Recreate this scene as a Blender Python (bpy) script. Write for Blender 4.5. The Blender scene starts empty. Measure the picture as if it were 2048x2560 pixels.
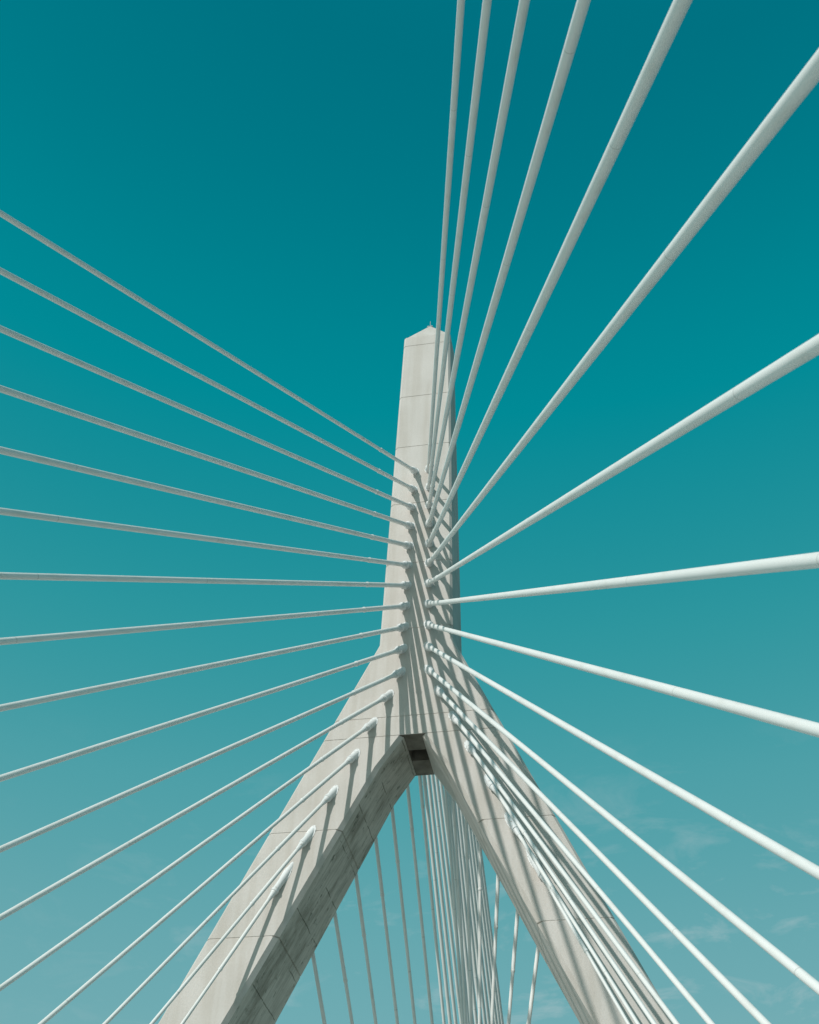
import bpy, bmesh, math, random
from mathutils import Vector, Matrix
random.seed(7)
scene = bpy.context.scene
C = scene.collection

# ------------------------------------------------------------------ camera
YAW, PITCH, ROLL = -0.21249, 0.76492, 0.04466
cy, sy, cp, sp = math.cos(YAW), math.sin(YAW), math.cos(PITCH), math.sin(PITCH)
FWD = Vector((sy*cp, cy*cp, sp)); RGT0 = Vector((cy, -sy, 0)); UP0 = RGT0.cross(FWD)
RGT = math.cos(ROLL)*RGT0 + math.sin(ROLL)*UP0
UPV = -math.sin(ROLL)*RGT0 + math.cos(ROLL)*UP0
cam = bpy.data.cameras.new('camera'); co = bpy.data.objects.new('camera', cam); C.objects.link(co)
m = Matrix((RGT, UPV, -FWD)).transposed().to_4x4(); m.translation = Vector((12.207, -60, 2.0)); co.matrix_world = m
cam.sensor_fit = 'HORIZONTAL'; cam.sensor_width = 36; cam.lens = 56.851
cam.clip_start = 0.1; cam.clip_end = 20000
cam.dof.use_dof = True; cam.dof.focus_distance = 82; cam.dof.aperture_fstop = 2.0
scene.camera = co

# ------------------------------------------------------------------ sky and sun
SUN_AZ = math.radians(-150.6)          # clockwise from +Y
SUN_EL = math.radians(29.6)
w = bpy.data.worlds.new('World'); scene.world = w; w.use_nodes = True
nt = w.node_tree; nt.nodes.clear()
def N(t, kind, **kw):
    n = t.nodes.new(kind)
    for k, v in kw.items(): setattr(n, k, v)
    return n
out = N(nt, 'ShaderNodeOutputWorld'); bg = N(nt, 'ShaderNodeBackground'); bg.inputs['Strength'].default_value = 0.1
sky = N(nt, 'ShaderNodeTexSky', sky_type='NISHITA'); sky.sun_disc = False
sky.sun_elevation = SUN_EL; sky.sun_rotation = SUN_AZ % (2*math.pi)
sky.air_density = 1.0; sky.dust_density = 1.0; sky.ozone_density = 1.0
# the photograph's teal film grade: the Nishita sky's own brightness picks the graded sky colour
sp_ = N(nt, 'ShaderNodeSeparateColor'); nt.links.new(sky.outputs[0], sp_.inputs[0])
f10 = N(nt, 'ShaderNodeMath', operation='MULTIPLY'); f10.inputs[1].default_value = 0.1; nt.links.new(sp_.outputs[1], f10.inputs[0])
rp = N(nt, 'ShaderNodeValToRGB'); rp.color_ramp.interpolation = 'LINEAR'
GRADE = [(0.105, (0.0, 0.165, 0.22)), (0.121, (0.0, 0.255, 0.305)), (0.142, (0.028, 0.305, 0.345)), (0.17, (0.075, 0.347, 0.387)),
         (0.25, (0.158, 0.405, 0.443)), (0.45, (0.5, 0.62, 0.62)), (1.0, (1.0, 0.98, 0.93))]
el_ = rp.color_ramp.elements
while len(el_) < len(GRADE): el_.new(0.5)
for k_, (p_, c_) in enumerate(GRADE): el_[k_].position = p_; el_[k_].color = (*c_, 1)
tz = N(nt, 'ShaderNodeTexCoord'); szz = N(nt, 'ShaderNodeSeparateXYZ'); nt.links.new(tz.outputs['Generated'], szz.inputs[0])
hz = N(nt, 'ShaderNodeFloatCurve'); cv = hz.mapping.curves[0]
for p_ in ((0.2, 0.31), (0.4, 0.245), (0.52, 0.172), (0.63, 0.138), (0.79, 0.117), (0.88, 0.107)): cv.points.new(*p_)
cv.points[0].location = (0, 0.36); cv.points[-1].location = (1, 0.102); hz.mapping.update()
nt.links.new(szz.outputs[2], hz.inputs['Value'])
av = N(nt, 'ShaderNodeMix', data_type='FLOAT'); av.inputs[0].default_value = 0.8
nt.links.new(f10.outputs[0], av.inputs[2]); nt.links.new(hz.outputs[0], av.inputs[3])
nt.links.new(av.outputs[0], rp.inputs[0])
# thin cirrus low in the sky
tc_ = N(nt, 'ShaderNodeTexCoord'); sz = N(nt, 'ShaderNodeSeparateXYZ'); nt.links.new(tc_.outputs['Generated'], sz.inputs[0])
mp_ = N(nt, 'ShaderNodeMapping'); mp_.inputs['Scale'].default_value = (1.0, 1.0, 2.6); mp_.inputs['Location'].default_value = (1.7, 0.4, 0.3)
nt.links.new(tc_.outputs['Generated'], mp_.inputs[0])
cn = N(nt, 'ShaderNodeTexNoise'); cn.inputs['Scale'].default_value = 15; cn.inputs['Detail'].default_value = 10
cn.inputs['Roughness'].default_value = 0.62; cn.inputs['Distortion'].default_value = 0.5; nt.links.new(mp_.outputs[0], cn.inputs['Vector'])
c1 = N(nt, 'ShaderNodeMapRange'); c1.inputs[1].default_value = 0.53; c1.inputs[2].default_value = 0.70; nt.links.new(cn.outputs['Fac'], c1.inputs[0])
c2 = N(nt, 'ShaderNodeMapRange'); c2.inputs[1].default_value = 0.56; c2.inputs[2].default_value = 0.42; nt.links.new(sz.outputs[2], c2.inputs[0])
c3 = N(nt, 'ShaderNodeMath', operation='MULTIPLY'); nt.links.new(c1.outputs[0], c3.inputs[0]); nt.links.new(c2.outputs[0], c3.inputs[1])
cx_ = N(nt, 'ShaderNodeMapRange'); cx_.inputs[1].default_value = -0.42; cx_.inputs[2].default_value = -0.15; cx_.inputs[3].default_value = 0.15; nt.links.new(sz.outputs[0], cx_.inputs[0])
c5 = N(nt, 'ShaderNodeMath', operation='MULTIPLY'); nt.links.new(c3.outputs[0], c5.inputs[0]); nt.links.new(cx_.outputs[0], c5.inputs[1])
c4 = N(nt, 'ShaderNodeMath', operation='MULTIPLY'); c4.inputs[1].default_value = 0.42; nt.links.new(c5.outputs[0], c4.inputs[0])
cm = N(nt, 'ShaderNodeMix', data_type='RGBA'); nt.links.new(c4.outputs[0], cm.inputs[0]); nt.links.new(rp.outputs[0], cm.inputs[6])
cm.inputs[7].default_value = (0.48, 0.58, 0.6, 1)
x10 = N(nt, 'ShaderNodeVectorMath', operation='SCALE'); x10.inputs['Scale'].default_value = 10; nt.links.new(cm.outputs[2], x10.inputs[0])
nt.links.new(x10.outputs[0], bg.inputs['Color']); nt.links.new(bg.outputs[0], out.inputs['Surface'])
sl = bpy.data.lights.new('sun', 'SUN'); so_ = bpy.data.objects.new('sun', sl); C.objects.link(so_)
sl.energy = 3.1; sl.angle = math.radians(0.5); sl.color = (1.0, 0.965, 0.92)
sd = Vector((math.sin(SUN_AZ)*math.cos(SUN_EL), math.cos(SUN_AZ)*math.cos(SUN_EL), math.sin(SUN_EL)))
so_.rotation_euler = sd.to_track_quat('Z', 'Y').to_euler(); so_.location = sd*300
scene.view_settings.view_transform = 'Standard'; scene.view_settings.look = 'None'
scene.view_settings.exposure = 0.0; scene.view_settings.gamma = 1.0

# ------------------------------------------------------------------ materials
def new_mat(name):
    m = bpy.data.materials.new(name); m.use_nodes = True; t = m.node_tree
    return m, t, t.nodes['Principled BSDF']
def ramp(t, fac, stops):
    r = N(t, 'ShaderNodeValToRGB'); e = r.color_ramp.elements
    while len(e) < len(stops): e.new(0.5)
    for k, (p, c) in enumerate(stops):
        e[k].position = p; e[k].color = (*c, 1) if len(c) == 3 else c
    t.links.new(fac, r.inputs[0]); return r.outputs[0]
def mixc(t, mode, fac, a, b):
    n = N(t, 'ShaderNodeMix', data_type='RGBA', blend_type=mode)
    for sock, v in ((n.inputs[0], fac), (n.inputs[6], a), (n.inputs[7], b)):
        if hasattr(v, 'links'): t.links.new(v, sock)
        else: sock.default_value = v if isinstance(v, (int, float)) else (*v, 1)
    return n.outputs[2]
def noise(t, scale, detail=4, stretch=(1, 1, 1), rough=0.55):
    tc = N(t, 'ShaderNodeTexCoord'); mp = N(t, 'ShaderNodeMapping'); mp.inputs['Scale'].default_value = stretch
    n = N(t, 'ShaderNodeTexNoise'); n.inputs['Scale'].default_value = scale; n.inputs['Detail'].default_value = detail
    n.inputs['Roughness'].default_value = rough
    t.links.new(tc.outputs['Object'], mp.inputs[0]); t.links.new(mp.outputs[0], n.inputs['Vector'])
    return n.outputs['Fac']
def bump(t, h, strength, dist, b):
    n = N(t, 'ShaderNodeBump'); n.inputs['Strength'].default_value = strength; n.inputs['Distance'].default_value = dist
    t.links.new(h, n.inputs['Height']); t.links.new(n.outputs[0], b.inputs['Normal'])

def concrete():
    m, t, b = new_mat('pale_concrete')
    base = ramp(t, noise(t, 0.35, 5), [(0.3, (0.535, 0.503, 0.468)), (0.7, (0.60, 0.566, 0.533))])
    strk = ramp(t, noise(t, 1.6, 4, (1, 1, 0.07)), [(0.38, (0.9, 0.885, 0.86)), (0.58, (1, 1, 1))])
    c = mixc(t, 'MULTIPLY', 0.85, base, strk)
    spk = ramp(t, noise(t, 9, 5), [(0.3, (0.93, 0.92, 0.9)), (0.6, (1.02, 1.02, 1.02))])
    c = mixc(t, 'MULTIPLY', 0.6, c, spk)
    t.links.new(c, b.inputs['Base Color']); b.inputs['Roughness'].default_value = 0.85
    b.inputs['Specular IOR Level'].default_value = 0.25
    bump(t, noise(t, 14, 6), 0.25, 0.02, b)
    return m
def weathered():
    m, t, b = new_mat('weathered_concrete')
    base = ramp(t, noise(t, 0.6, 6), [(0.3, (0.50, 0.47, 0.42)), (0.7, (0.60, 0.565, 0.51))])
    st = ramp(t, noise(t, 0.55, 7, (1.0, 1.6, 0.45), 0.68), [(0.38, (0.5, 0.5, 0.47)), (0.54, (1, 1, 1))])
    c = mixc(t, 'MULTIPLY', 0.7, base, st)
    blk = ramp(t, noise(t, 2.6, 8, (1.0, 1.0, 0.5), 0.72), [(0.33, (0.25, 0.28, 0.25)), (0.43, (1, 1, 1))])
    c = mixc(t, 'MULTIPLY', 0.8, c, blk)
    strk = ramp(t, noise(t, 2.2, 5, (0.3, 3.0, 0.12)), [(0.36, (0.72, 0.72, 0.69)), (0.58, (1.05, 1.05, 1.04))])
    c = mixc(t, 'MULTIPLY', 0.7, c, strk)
    # thin formwork lines across the face, two to each cast segment
    tc = N(t, 'ShaderNodeTexCoord'); sx = N(t, 'ShaderNodeSeparateXYZ'); t.links.new(tc.outputs['Object'], sx.inputs[0])
    wob = N(t, 'ShaderNodeMath', operation='MULTIPLY_ADD'); wob.inputs[1].default_value = 0.12
    t.links.new(noise(t, 1.5, 3), wob.inputs[0]); t.links.new(sx.outputs[2], wob.inputs[2])
    pp = N(t, 'ShaderNodeMath', operation='PINGPONG'); pp.inputs[1].default_value = 0.985; t.links.new(wob.outputs[0], pp.inputs[0])
    lf = N(t, 'ShaderNodeMapRange'); lf.inputs[1].default_value = 0.02; lf.inputs[2].default_value = 0.035
    lf.inputs[3].default_value = 1; lf.inputs[4].default_value = 0; t.links.new(pp.outputs[0], lf.inputs[0])
    gate = N(t, 'ShaderNodeMapRange'); gate.inputs[1].default_value = 0.44; gate.inputs[2].default_value = 0.52; t.links.new(noise(t, 0.9, 2), gate.inputs[0])
    lm = N(t, 'ShaderNodeMath', operation='MULTIPLY'); t.links.new(lf.outputs[0], lm.inputs[0]); t.links.new(gate.outputs[0], lm.inputs[1])
    c = mixc(t, 'MULTIPLY', lm.outputs[0], c, (0.45, 0.46, 0.43))
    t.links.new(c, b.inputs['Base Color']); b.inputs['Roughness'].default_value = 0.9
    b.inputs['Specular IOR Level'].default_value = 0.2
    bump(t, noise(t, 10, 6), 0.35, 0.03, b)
    return m
def white_pipe():
    m, t, b = new_mat('white_pipe')
    base = ramp(t, noise(t, 1.2, 4, (1, 1, 0.15)), [(0.3, (0.735, 0.735, 0.715)), (0.7, (0.785, 0.785, 0.765))])
    dirt = ramp(t, noise(t, 2.5, 6, (1, 1, 0.3)), [(0.30, (0.86, 0.85, 0.82)), (0.48, (1, 1, 1))])
    c = mixc(t, 'MULTIPLY', 0.7, base, dirt)
    # welded sheath joints every few metres
    tc = N(t, 'ShaderNodeTexCoord'); sx = N(t, 'ShaderNodeSeparateXYZ'); t.links.new(tc.outputs['Object'], sx.inputs[0])
    pp = N(t, 'ShaderNodeMath', operation='PINGPONG'); pp.inputs[1].default_value = 5.9; t.links.new(sx.outputs[2], pp.inputs[0])
    lf = N(t, 'ShaderNodeMapRange'); lf.inputs[1].default_value = 0.012; lf.inputs[2].default_value = 0.03
    lf.inputs[3].default_value = 0.6; lf.inputs[4].default_value = 0; t.links.new(pp.outputs[0], lf.inputs[0])
    c = mixc(t, 'MULTIPLY', lf.outputs[0], c, (0.6, 0.6, 0.58))
    t.links.new(c, b.inputs['Base Color']); b.inputs['Roughness'].default_value = 0.5
    return m
def painted_steel():
    m, t, b = new_mat('white_painted_steel')
    dirt = ramp(t, noise(t, 5, 6), [(0.30, (0.30, 0.27, 0.22)), (0.38, (0.68, 0.69, 0.685)), (0.8, (0.74, 0.75, 0.745))])
    t.links.new(dirt, b.inputs['Base Color']); b.inputs['Roughness'].default_value = 0.45
    return m
def plain(name, c1, c2, scale, rough, metal=0):
    m, t, b = new_mat(name)
    t.links.new(ramp(t, noise(t, scale, 6), [(0.3, c1), (0.7, c2)]), b.inputs['Base Color'])
    b.inputs['Roughness'].default_value = rough; b.inputs['Metallic'].default_value = metal
    return m
M_FORK = plain('dark_brown_concrete', (0.10, 0.085, 0.068), (0.21, 0.185, 0.155), 1.4, 0.9)  # much darker and browner than the other concrete, covers shaft underside and slot
M_CON, M_WEA, M_PIPE, M_STEEL = concrete(), weathered(), white_pipe(), painted_steel()
M_ASPH = plain('pale_deck_concrete', (0.54, 0.515, 0.475), (0.62, 0.595, 0.555), 0.8, 0.95)
M_LAND = plain('river_water', (0.02, 0.035, 0.035), (0.035, 0.05, 0.05), 0.05, 0.35)
M_BOUNCE = plain('pale_bounce_ground', (0.58, 0.54, 0.47), (0.68, 0.635, 0.56), 0.05, 0.95)
M_IRON = plain('galvanised_iron', (0.3, 0.31, 0.31), (0.45, 0.46, 0.46), 6, 0.5, 0.6)

# ------------------------------------------------------------------ helpers
def link(name, bm, mats, parent=None, loc=None, smooth=False):
    me = bpy.data.meshes.new(name); bm.normal_update(); bm.to_mesh(me); bm.free()
    for mt in (mats if isinstance(mats, (list, tuple)) else [mats]): me.materials.append(mt)
    if smooth:
        for p in me.polygons: p.use_smooth = True
        me.set_sharp_from_angle(angle=math.radians(38))
    o = bpy.data.objects.new(name, me); C.objects.link(o)
    if parent: o.parent = parent
    if loc is not None: o.location = loc
    return o
def loft(bm, rings, matfun=None, cap0=False, cap1=False):
    vr = [[bm.verts.new(p) for p in r] for r in rings]; n = len(rings[0])
    for a, b in zip(vr, vr[1:]):
        for i in range(n):
            j = (i+1) % n
            f = bm.faces.new((a[i], a[j], b[j], b[i]))
            if matfun: f.material_index = matfun(i)
    if cap0: bm.faces.new(vr[0])
    if cap1: bm.faces.new(vr[-1])
    bmesh.ops.recalc_face_normals(bm, faces=bm.faces[:])
    return vr
def lathe(bm, prof, seg=28):
    rings = [[(r*math.cos(2*math.pi*k/seg), r*math.sin(2*math.pi*k/seg), z) for k in range(seg)] for r, z in prof]
    loft(bm, rings, None, True, True)
def box(bm, c, s):
    g = bmesh.ops.create_cube(bm, size=1)
    for v in g['verts']: v.co = Vector((v.co.x*s[0]+c[0], v.co.y*s[1]+c[1], v.co.z*s[2]+c[2]))
def empty(name, label, cat, loc, rot=None, group=None):
    o = bpy.data.objects.new(name, None); C.objects.link(o); o.location = loc; o.empty_display_size = 0.5
    if rot is not None: o.rotation_mode = 'QUATERNION'; o.rotation_quaternion = rot
    o['label'] = label; o['category'] = cat
    if group: o['group'] = group
    return o

# ------------------------------------------------------------------ ground and deck (below the frame; they bounce light up)
bm = bmesh.new(); bmesh.ops.create_grid(bm, x_segments=40, y_segments=40, size=6000)
g = link('water', bm, M_LAND, loc=(0, 0, -15)); g['kind'] = 'structure'
bm = bmesh.new(); bmesh.ops.create_grid(bm, x_segments=20, y_segments=40, size=1)
for v in bm.verts: v.co = Vector((v.co.x*600-612, v.co.y*1500, -14.2))
g = link('ground', bm, M_BOUNCE); g['kind'] = 'structure'  # unseen pale bank left of the deck, added to bounce light onto cable undersides
bm = bmesh.new(); box(bm, (0, -40, -0.9), (43.6, 360, 1.8))
r = link('road', bm, M_ASPH); r['kind'] = 'structure'

# ------------------------------------------------------------------ pylon
ZT, ZAP, ZK, ZI, ZH = 79.313, 81.703, 50.088, 43.467, 41.458
XT, XK, SO, XI, XH, SI = 1.7499, 2.2313, 0.4483, 0.5072, 1.8443, 0.4933
TB, TT = 4.526, 2.169
def yb(z): return TB + (TT-TB)*(z-40)/(ZT-40)
def xo(z): return XT + (XK-XT)*(ZT-z)/(ZT-ZK) if z >= ZK else XK + SO*(ZK-z)
def xin(z): return XI + (XH-XI)*(ZI-z)/(ZI-ZH) if z >= ZH else XH + SI*(ZH-z)
def ring(z, x0, x1, g=0.0, c=(0.15, 0.15, 0.15, 0.15)):   # c: front-left, front-right, back-right, back-left
    y0, y1 = g, yb(z)-g; x0 += g; x1 -= g; a, b, d, e = c
    return [(x0+a, y0, z), (x1-b, y0, z), (x1, y0+b, z), (x1, y1-d, z), (x1-d, y1, z), (x0+e, y1, z), (x0, y1-e, z), (x0, y0+a, z)]
def zlevels(z1, z0, breaks, joints):
    L = [(z1, 0), (z0, 0)] + [(z, 0) for z in breaks]
    for j in joints: L += [(j+0.04, 0), (j+0.016, 1), (j-0.016, 1), (j-0.04, 0)]
    return sorted(L, key=lambda q: -q[0])
GR = 0.03
pylon = empty('bridge_pylon', 'tall pale concrete bridge pylon with two splayed legs and a pointed top', 'bridge pylon', (0, 2, -15))
def sub(name, bm, mats, smooth=False):
    return link(name, bm, mats, pylon, (0, -2, 15), smooth)
# shaft: from the shoulder of the cap to the crotch, with a slot in its soffit
bm = bmesh.new()
rings = [ring(z, -xo(z), xo(z), GR*k) for z, k in zlevels(ZT, ZI+0.012, [ZK], [78.3, 72.49, 67.21, 61.71, 56.41, 51.11, 44.73])]
zb = ZI
rings += [ring(zb, -xo(zb), xo(zb), GR)]
vr = loft(bm, rings)
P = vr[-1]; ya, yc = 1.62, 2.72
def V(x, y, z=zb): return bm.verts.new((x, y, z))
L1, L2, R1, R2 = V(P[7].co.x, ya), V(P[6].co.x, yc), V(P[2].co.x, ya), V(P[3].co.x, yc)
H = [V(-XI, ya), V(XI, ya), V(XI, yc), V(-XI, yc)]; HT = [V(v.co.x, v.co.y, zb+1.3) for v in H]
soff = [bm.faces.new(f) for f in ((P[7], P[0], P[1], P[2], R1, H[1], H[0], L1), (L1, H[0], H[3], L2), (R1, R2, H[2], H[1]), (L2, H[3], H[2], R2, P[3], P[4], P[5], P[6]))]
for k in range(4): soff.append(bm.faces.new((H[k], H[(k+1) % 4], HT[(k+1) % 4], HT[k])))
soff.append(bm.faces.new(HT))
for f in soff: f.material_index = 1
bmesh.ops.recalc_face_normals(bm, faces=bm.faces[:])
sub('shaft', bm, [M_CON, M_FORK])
# legs
for s in (-1, 1):
    bm = bmesh.new(); rings = []
    for z, k in [(ZI+0.06, 1), (ZI-0.012, 1), (ZI-0.035, 0)] + [q for q in zlevels(ZI-0.3, -15, [ZH], [37.7, 31.83, 25.96, 20.09, 14.22, 8.35, 2.47])]:
        zz = min(z, ZI); a, b = xin(zz), xo(zz)
        x0, x1 = (-b, -a) if s < 0 else (a, b)
        ch = (0.15, 0.24, 0.2, 0.15) if s < 0 else (0.24, 0.15, 0.15, 0.2)
        rg = ring(zz, x0 + (0.06*k if s > 0 else 0), x1 - (0.06*k if s < 0 else 0), GR*k, ch); rings.append([(p[0], p[1], z) for p in rg])
    inner = 2 if s < 0 else 6
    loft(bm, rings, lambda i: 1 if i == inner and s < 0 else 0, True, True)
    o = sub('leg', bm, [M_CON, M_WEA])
# pyramid cap
bm = bmesh.new()
r0 = ring(ZT, -XT, XT); r1 = ring(ZT+0.13, -XT, XT, 0.10)
r2 = [(x*0.05, yb(ZT)/2+(y-yb(ZT)/2)*0.05, ZAP) for x, y, z in r1]
loft(bm, [r0, r1, r2], None, False, True)
sub('cap', bm, M_CON)
bm = bmesh.new(); yc2 = yb(ZT)/2
for x, h in ((0.02, 0.75), (-0.14, 0.22), (0.13, 0.2)):
    g = bmesh.ops.create_cone(bm, cap_ends=True, segments=10, radius1=0.03, radius2=0.018, depth=h)
    for v in g['verts']: v.co += Vector((x, yc2, ZAP+h/2-0.03))
box(bm, (0, yc2, ZAP+0.01), (0.44, 0.16, 0.07))
sub('lightning_rod', bm, M_IRON)

# ------------------------------------------------------------------ stay cables
ZA = [64.68, 62.97, 61.3, 59.62, 57.89, 56.23, 54.55, 52.89, 51.25, 49.59, 47.87, 46.28, 44.4, 42.32, 40.0, 37.47, 35.14]
XA = [0.445, 0.512, 0.55, 0.599, 0.636, 0.663, 0.674, 0.694, 0.73, 0.773, 0.819, 1.462, 2.324, 3.239, 4.334, 5.439, 6.557]
DF = [101.86, 96.19, 90.49, 84.69, 78.93, 73.28, 67.35, 61.45, 55.61, 49.56, 43.72, 37.81, 31.82, 25.95, 20.1, 14.11, 7.58]
COL = [6.5, 6.3, 6.2, 6.1, 6.0, 6.0, 5.9, 5.9, 5.8, 5.9, 5.7, 5.5, 5.6, 5.5, 5.5, 5.5, 6.1]
EL = [97, 92, 87, 82, 76, 70, 64.5, 59, 53, 47.5, 41.9, 38.2, 32.1, 28.7, 25.7, 24.0, 18.3]
ER = [96, 91, 86, 80, 74, 68.5, 63, 57, 51.5, 45.8, 40, 34, 28, 23.0, 17.8, 14.3, 10.6]
W = 21.575
RK = [0.85, 0.90, 0.93, 1.0, 1.06, 1.02, 1.03, 1.04, 1.02, 0.97, 0.92, 0.87, 0.82, 0.77, 0.72, 0.68, 0.64]
def cable(A, D, ny, col, name, label, group, k=1.0):
    """A: point on the concrete face, D: deck end, ny: +-1 outward y of that face"""
    RC = 0.1260*k; RS = RC+0.013; RG = min(0.225, 0.09+0.135*k)
    A, D = Vector(A), Vector(D); ln = (D-A).length; u = (D-A)/ln
    rot = u.to_track_quat('Z', 'Y'); ct = abs(u.y); tn = math.sqrt(1-ct*ct)/ct
    root = empty(name, label, 'stay cable', A, rot, group)
    t0 = min(RG*tn, 1.5)+(0.42 if tn < 1.6 else 0.24)
    bm = bmesh.new(); n_ = int(ln/2.0); lathe(bm, [(RC, col-0.2+(ln-col+0.2)*k/n_) for k in range(n_+1)], 128 if ny < 0 else 48)
    link('cable_pipe', bm, M_PIPE, root, smooth=True)
    bm = bmesh.new(); lathe(bm, [(RS, t0+0.3+(col-t0-0.3)*k/4) for k in range(5)], 32)
    link('sleeve', bm, M_PIPE, root, smooth=True)
    bm = bmesh.new(); lathe(bm, [(RS+0.004, col-0.02), (RS+0.016, col), (RS+0.016, col+0.1), (RC+0.012, col+0.13)], 32)
    link('collar', bm, M_PIPE, root, smooth=True)
    bm = bmesh.new()
    lathe(bm, [(RG, -min(RG*tn, 1.6)-0.25), (RG, t0-0.16), (RG+0.03, t0-0.15), (RG+0.03, t0-0.02), (RG-0.01, t0), (RG-0.03, t0+0.12), (RS+0.02, t0+0.42), (RS+0.012, t0+0.5)], 32)
    gp = link('guide_pipe', bm, M_STEEL, root, smooth=True)
    # bolted flange plate lying on the concrete round the pipe, built in the wall plane
    el = min(1/ct, 3.2); ang = math.atan2(u.z, u.x)
    inv = rot.to_matrix().transposed()
    def wall(r, th, out, stretch=True):
        a = r*math.cos(th)*(1 + (el-1)*0.85); b = r*math.sin(th)
        return inv @ Vector((a*math.cos(ang)-b*math.sin(ang), ny*out, a*math.sin(ang)+b*math.cos(ang)))
    bm = bmesh.new(); n = 36
    rg = [[wall(r_, 2*math.pi*k/n, o_) for k in range(n)] for r_, o_ in ((RG-0.04, -0.02), (RG+0.05, -0.02), (RG+0.05, 0.02), (RG-0.04, 0.025))]
    loft(bm, rg)
    for k in range(10):
        p = wall(RG+0.035, 2*math.pi*(k+.5)/10, 0.03); nrm = (inv @ Vector((0, ny, 0))).normalized()
        g = bmesh.ops.create_cone(bm, cap_ends=True, segments=6, radius1=0.02, radius2=0.02, depth=0.04)
        q = nrm.to_track_quat('Z', 'Y')
        for v in g['verts']: v.co = q @ v.co + p
    link('flange', bm, M_STEEL, gp)
    return root
ORD = ['uppermost', 'second', 'third', 'fourth', 'fifth', 'sixth', 'seventh', 'eighth', 'ninth', 'tenth', 'eleventh', 'twelfth', 'thirteenth', 'fourteenth', 'fifteenth', 'sixteenth', 'lowest']
for i in range(17):
    where = 'shaft' if i < 11 else 'leg'
    for s, side in ((-1, 'left'), (1, 'right')):
        place = 'on the shaft' if i < 11 else 'on the %s leg' % side
        if i == 0: lab = 'uppermost white stay cable of the near %s fan, anchored highest on the shaft' % side
        elif i == 16: lab = 'lowest white stay cable of the near %s fan, anchored lowest on the %s leg' % (side, side)
        else: lab = '%s white stay cable from the top of the near %s fan, %s' % (ORD[i], side, place)
        cable((s*XA[i], 0, ZA[i]), (s*W, -DF[i], 1.0), -1, COL[i], 'stay_cable', lab, 'near stay cables fanning to the %s' % side, RK[i])
BACKL = {16: 'first', 15: 'second', 14: 'third', 13: 'fourth', 12: 'fifth', 11: 'sixth', 10: 'seventh'}
BACKR = {16: 'rightmost', 15: 'second from the right', 14: 'third from the right', 13: 'fourth from the right'}
for i in range(17):
    for s in (-1, 1):
        if s < 0 and i in BACKL:
            lab = '%s from the left of the thin grey back stays seen under the arch' % BACKL[i]
        elif s > 0 and i in BACKR:
            lab = 'sunlit thin white back stay behind the right leg, %s' % BACKR[i]
        else:
            lab = 'thin back stay in the tight overlapping bundle seen under the arch'
        e = (EL if s < 0 else ER)[i]
        cable((s*XA[i], yb(ZA[i]), ZA[i]), (s*0.15, e, 1.0), 1, COL[i], 'stay_cable', lab, 'back stays behind the pylon', 0.74 if i > 9 else 0.88)
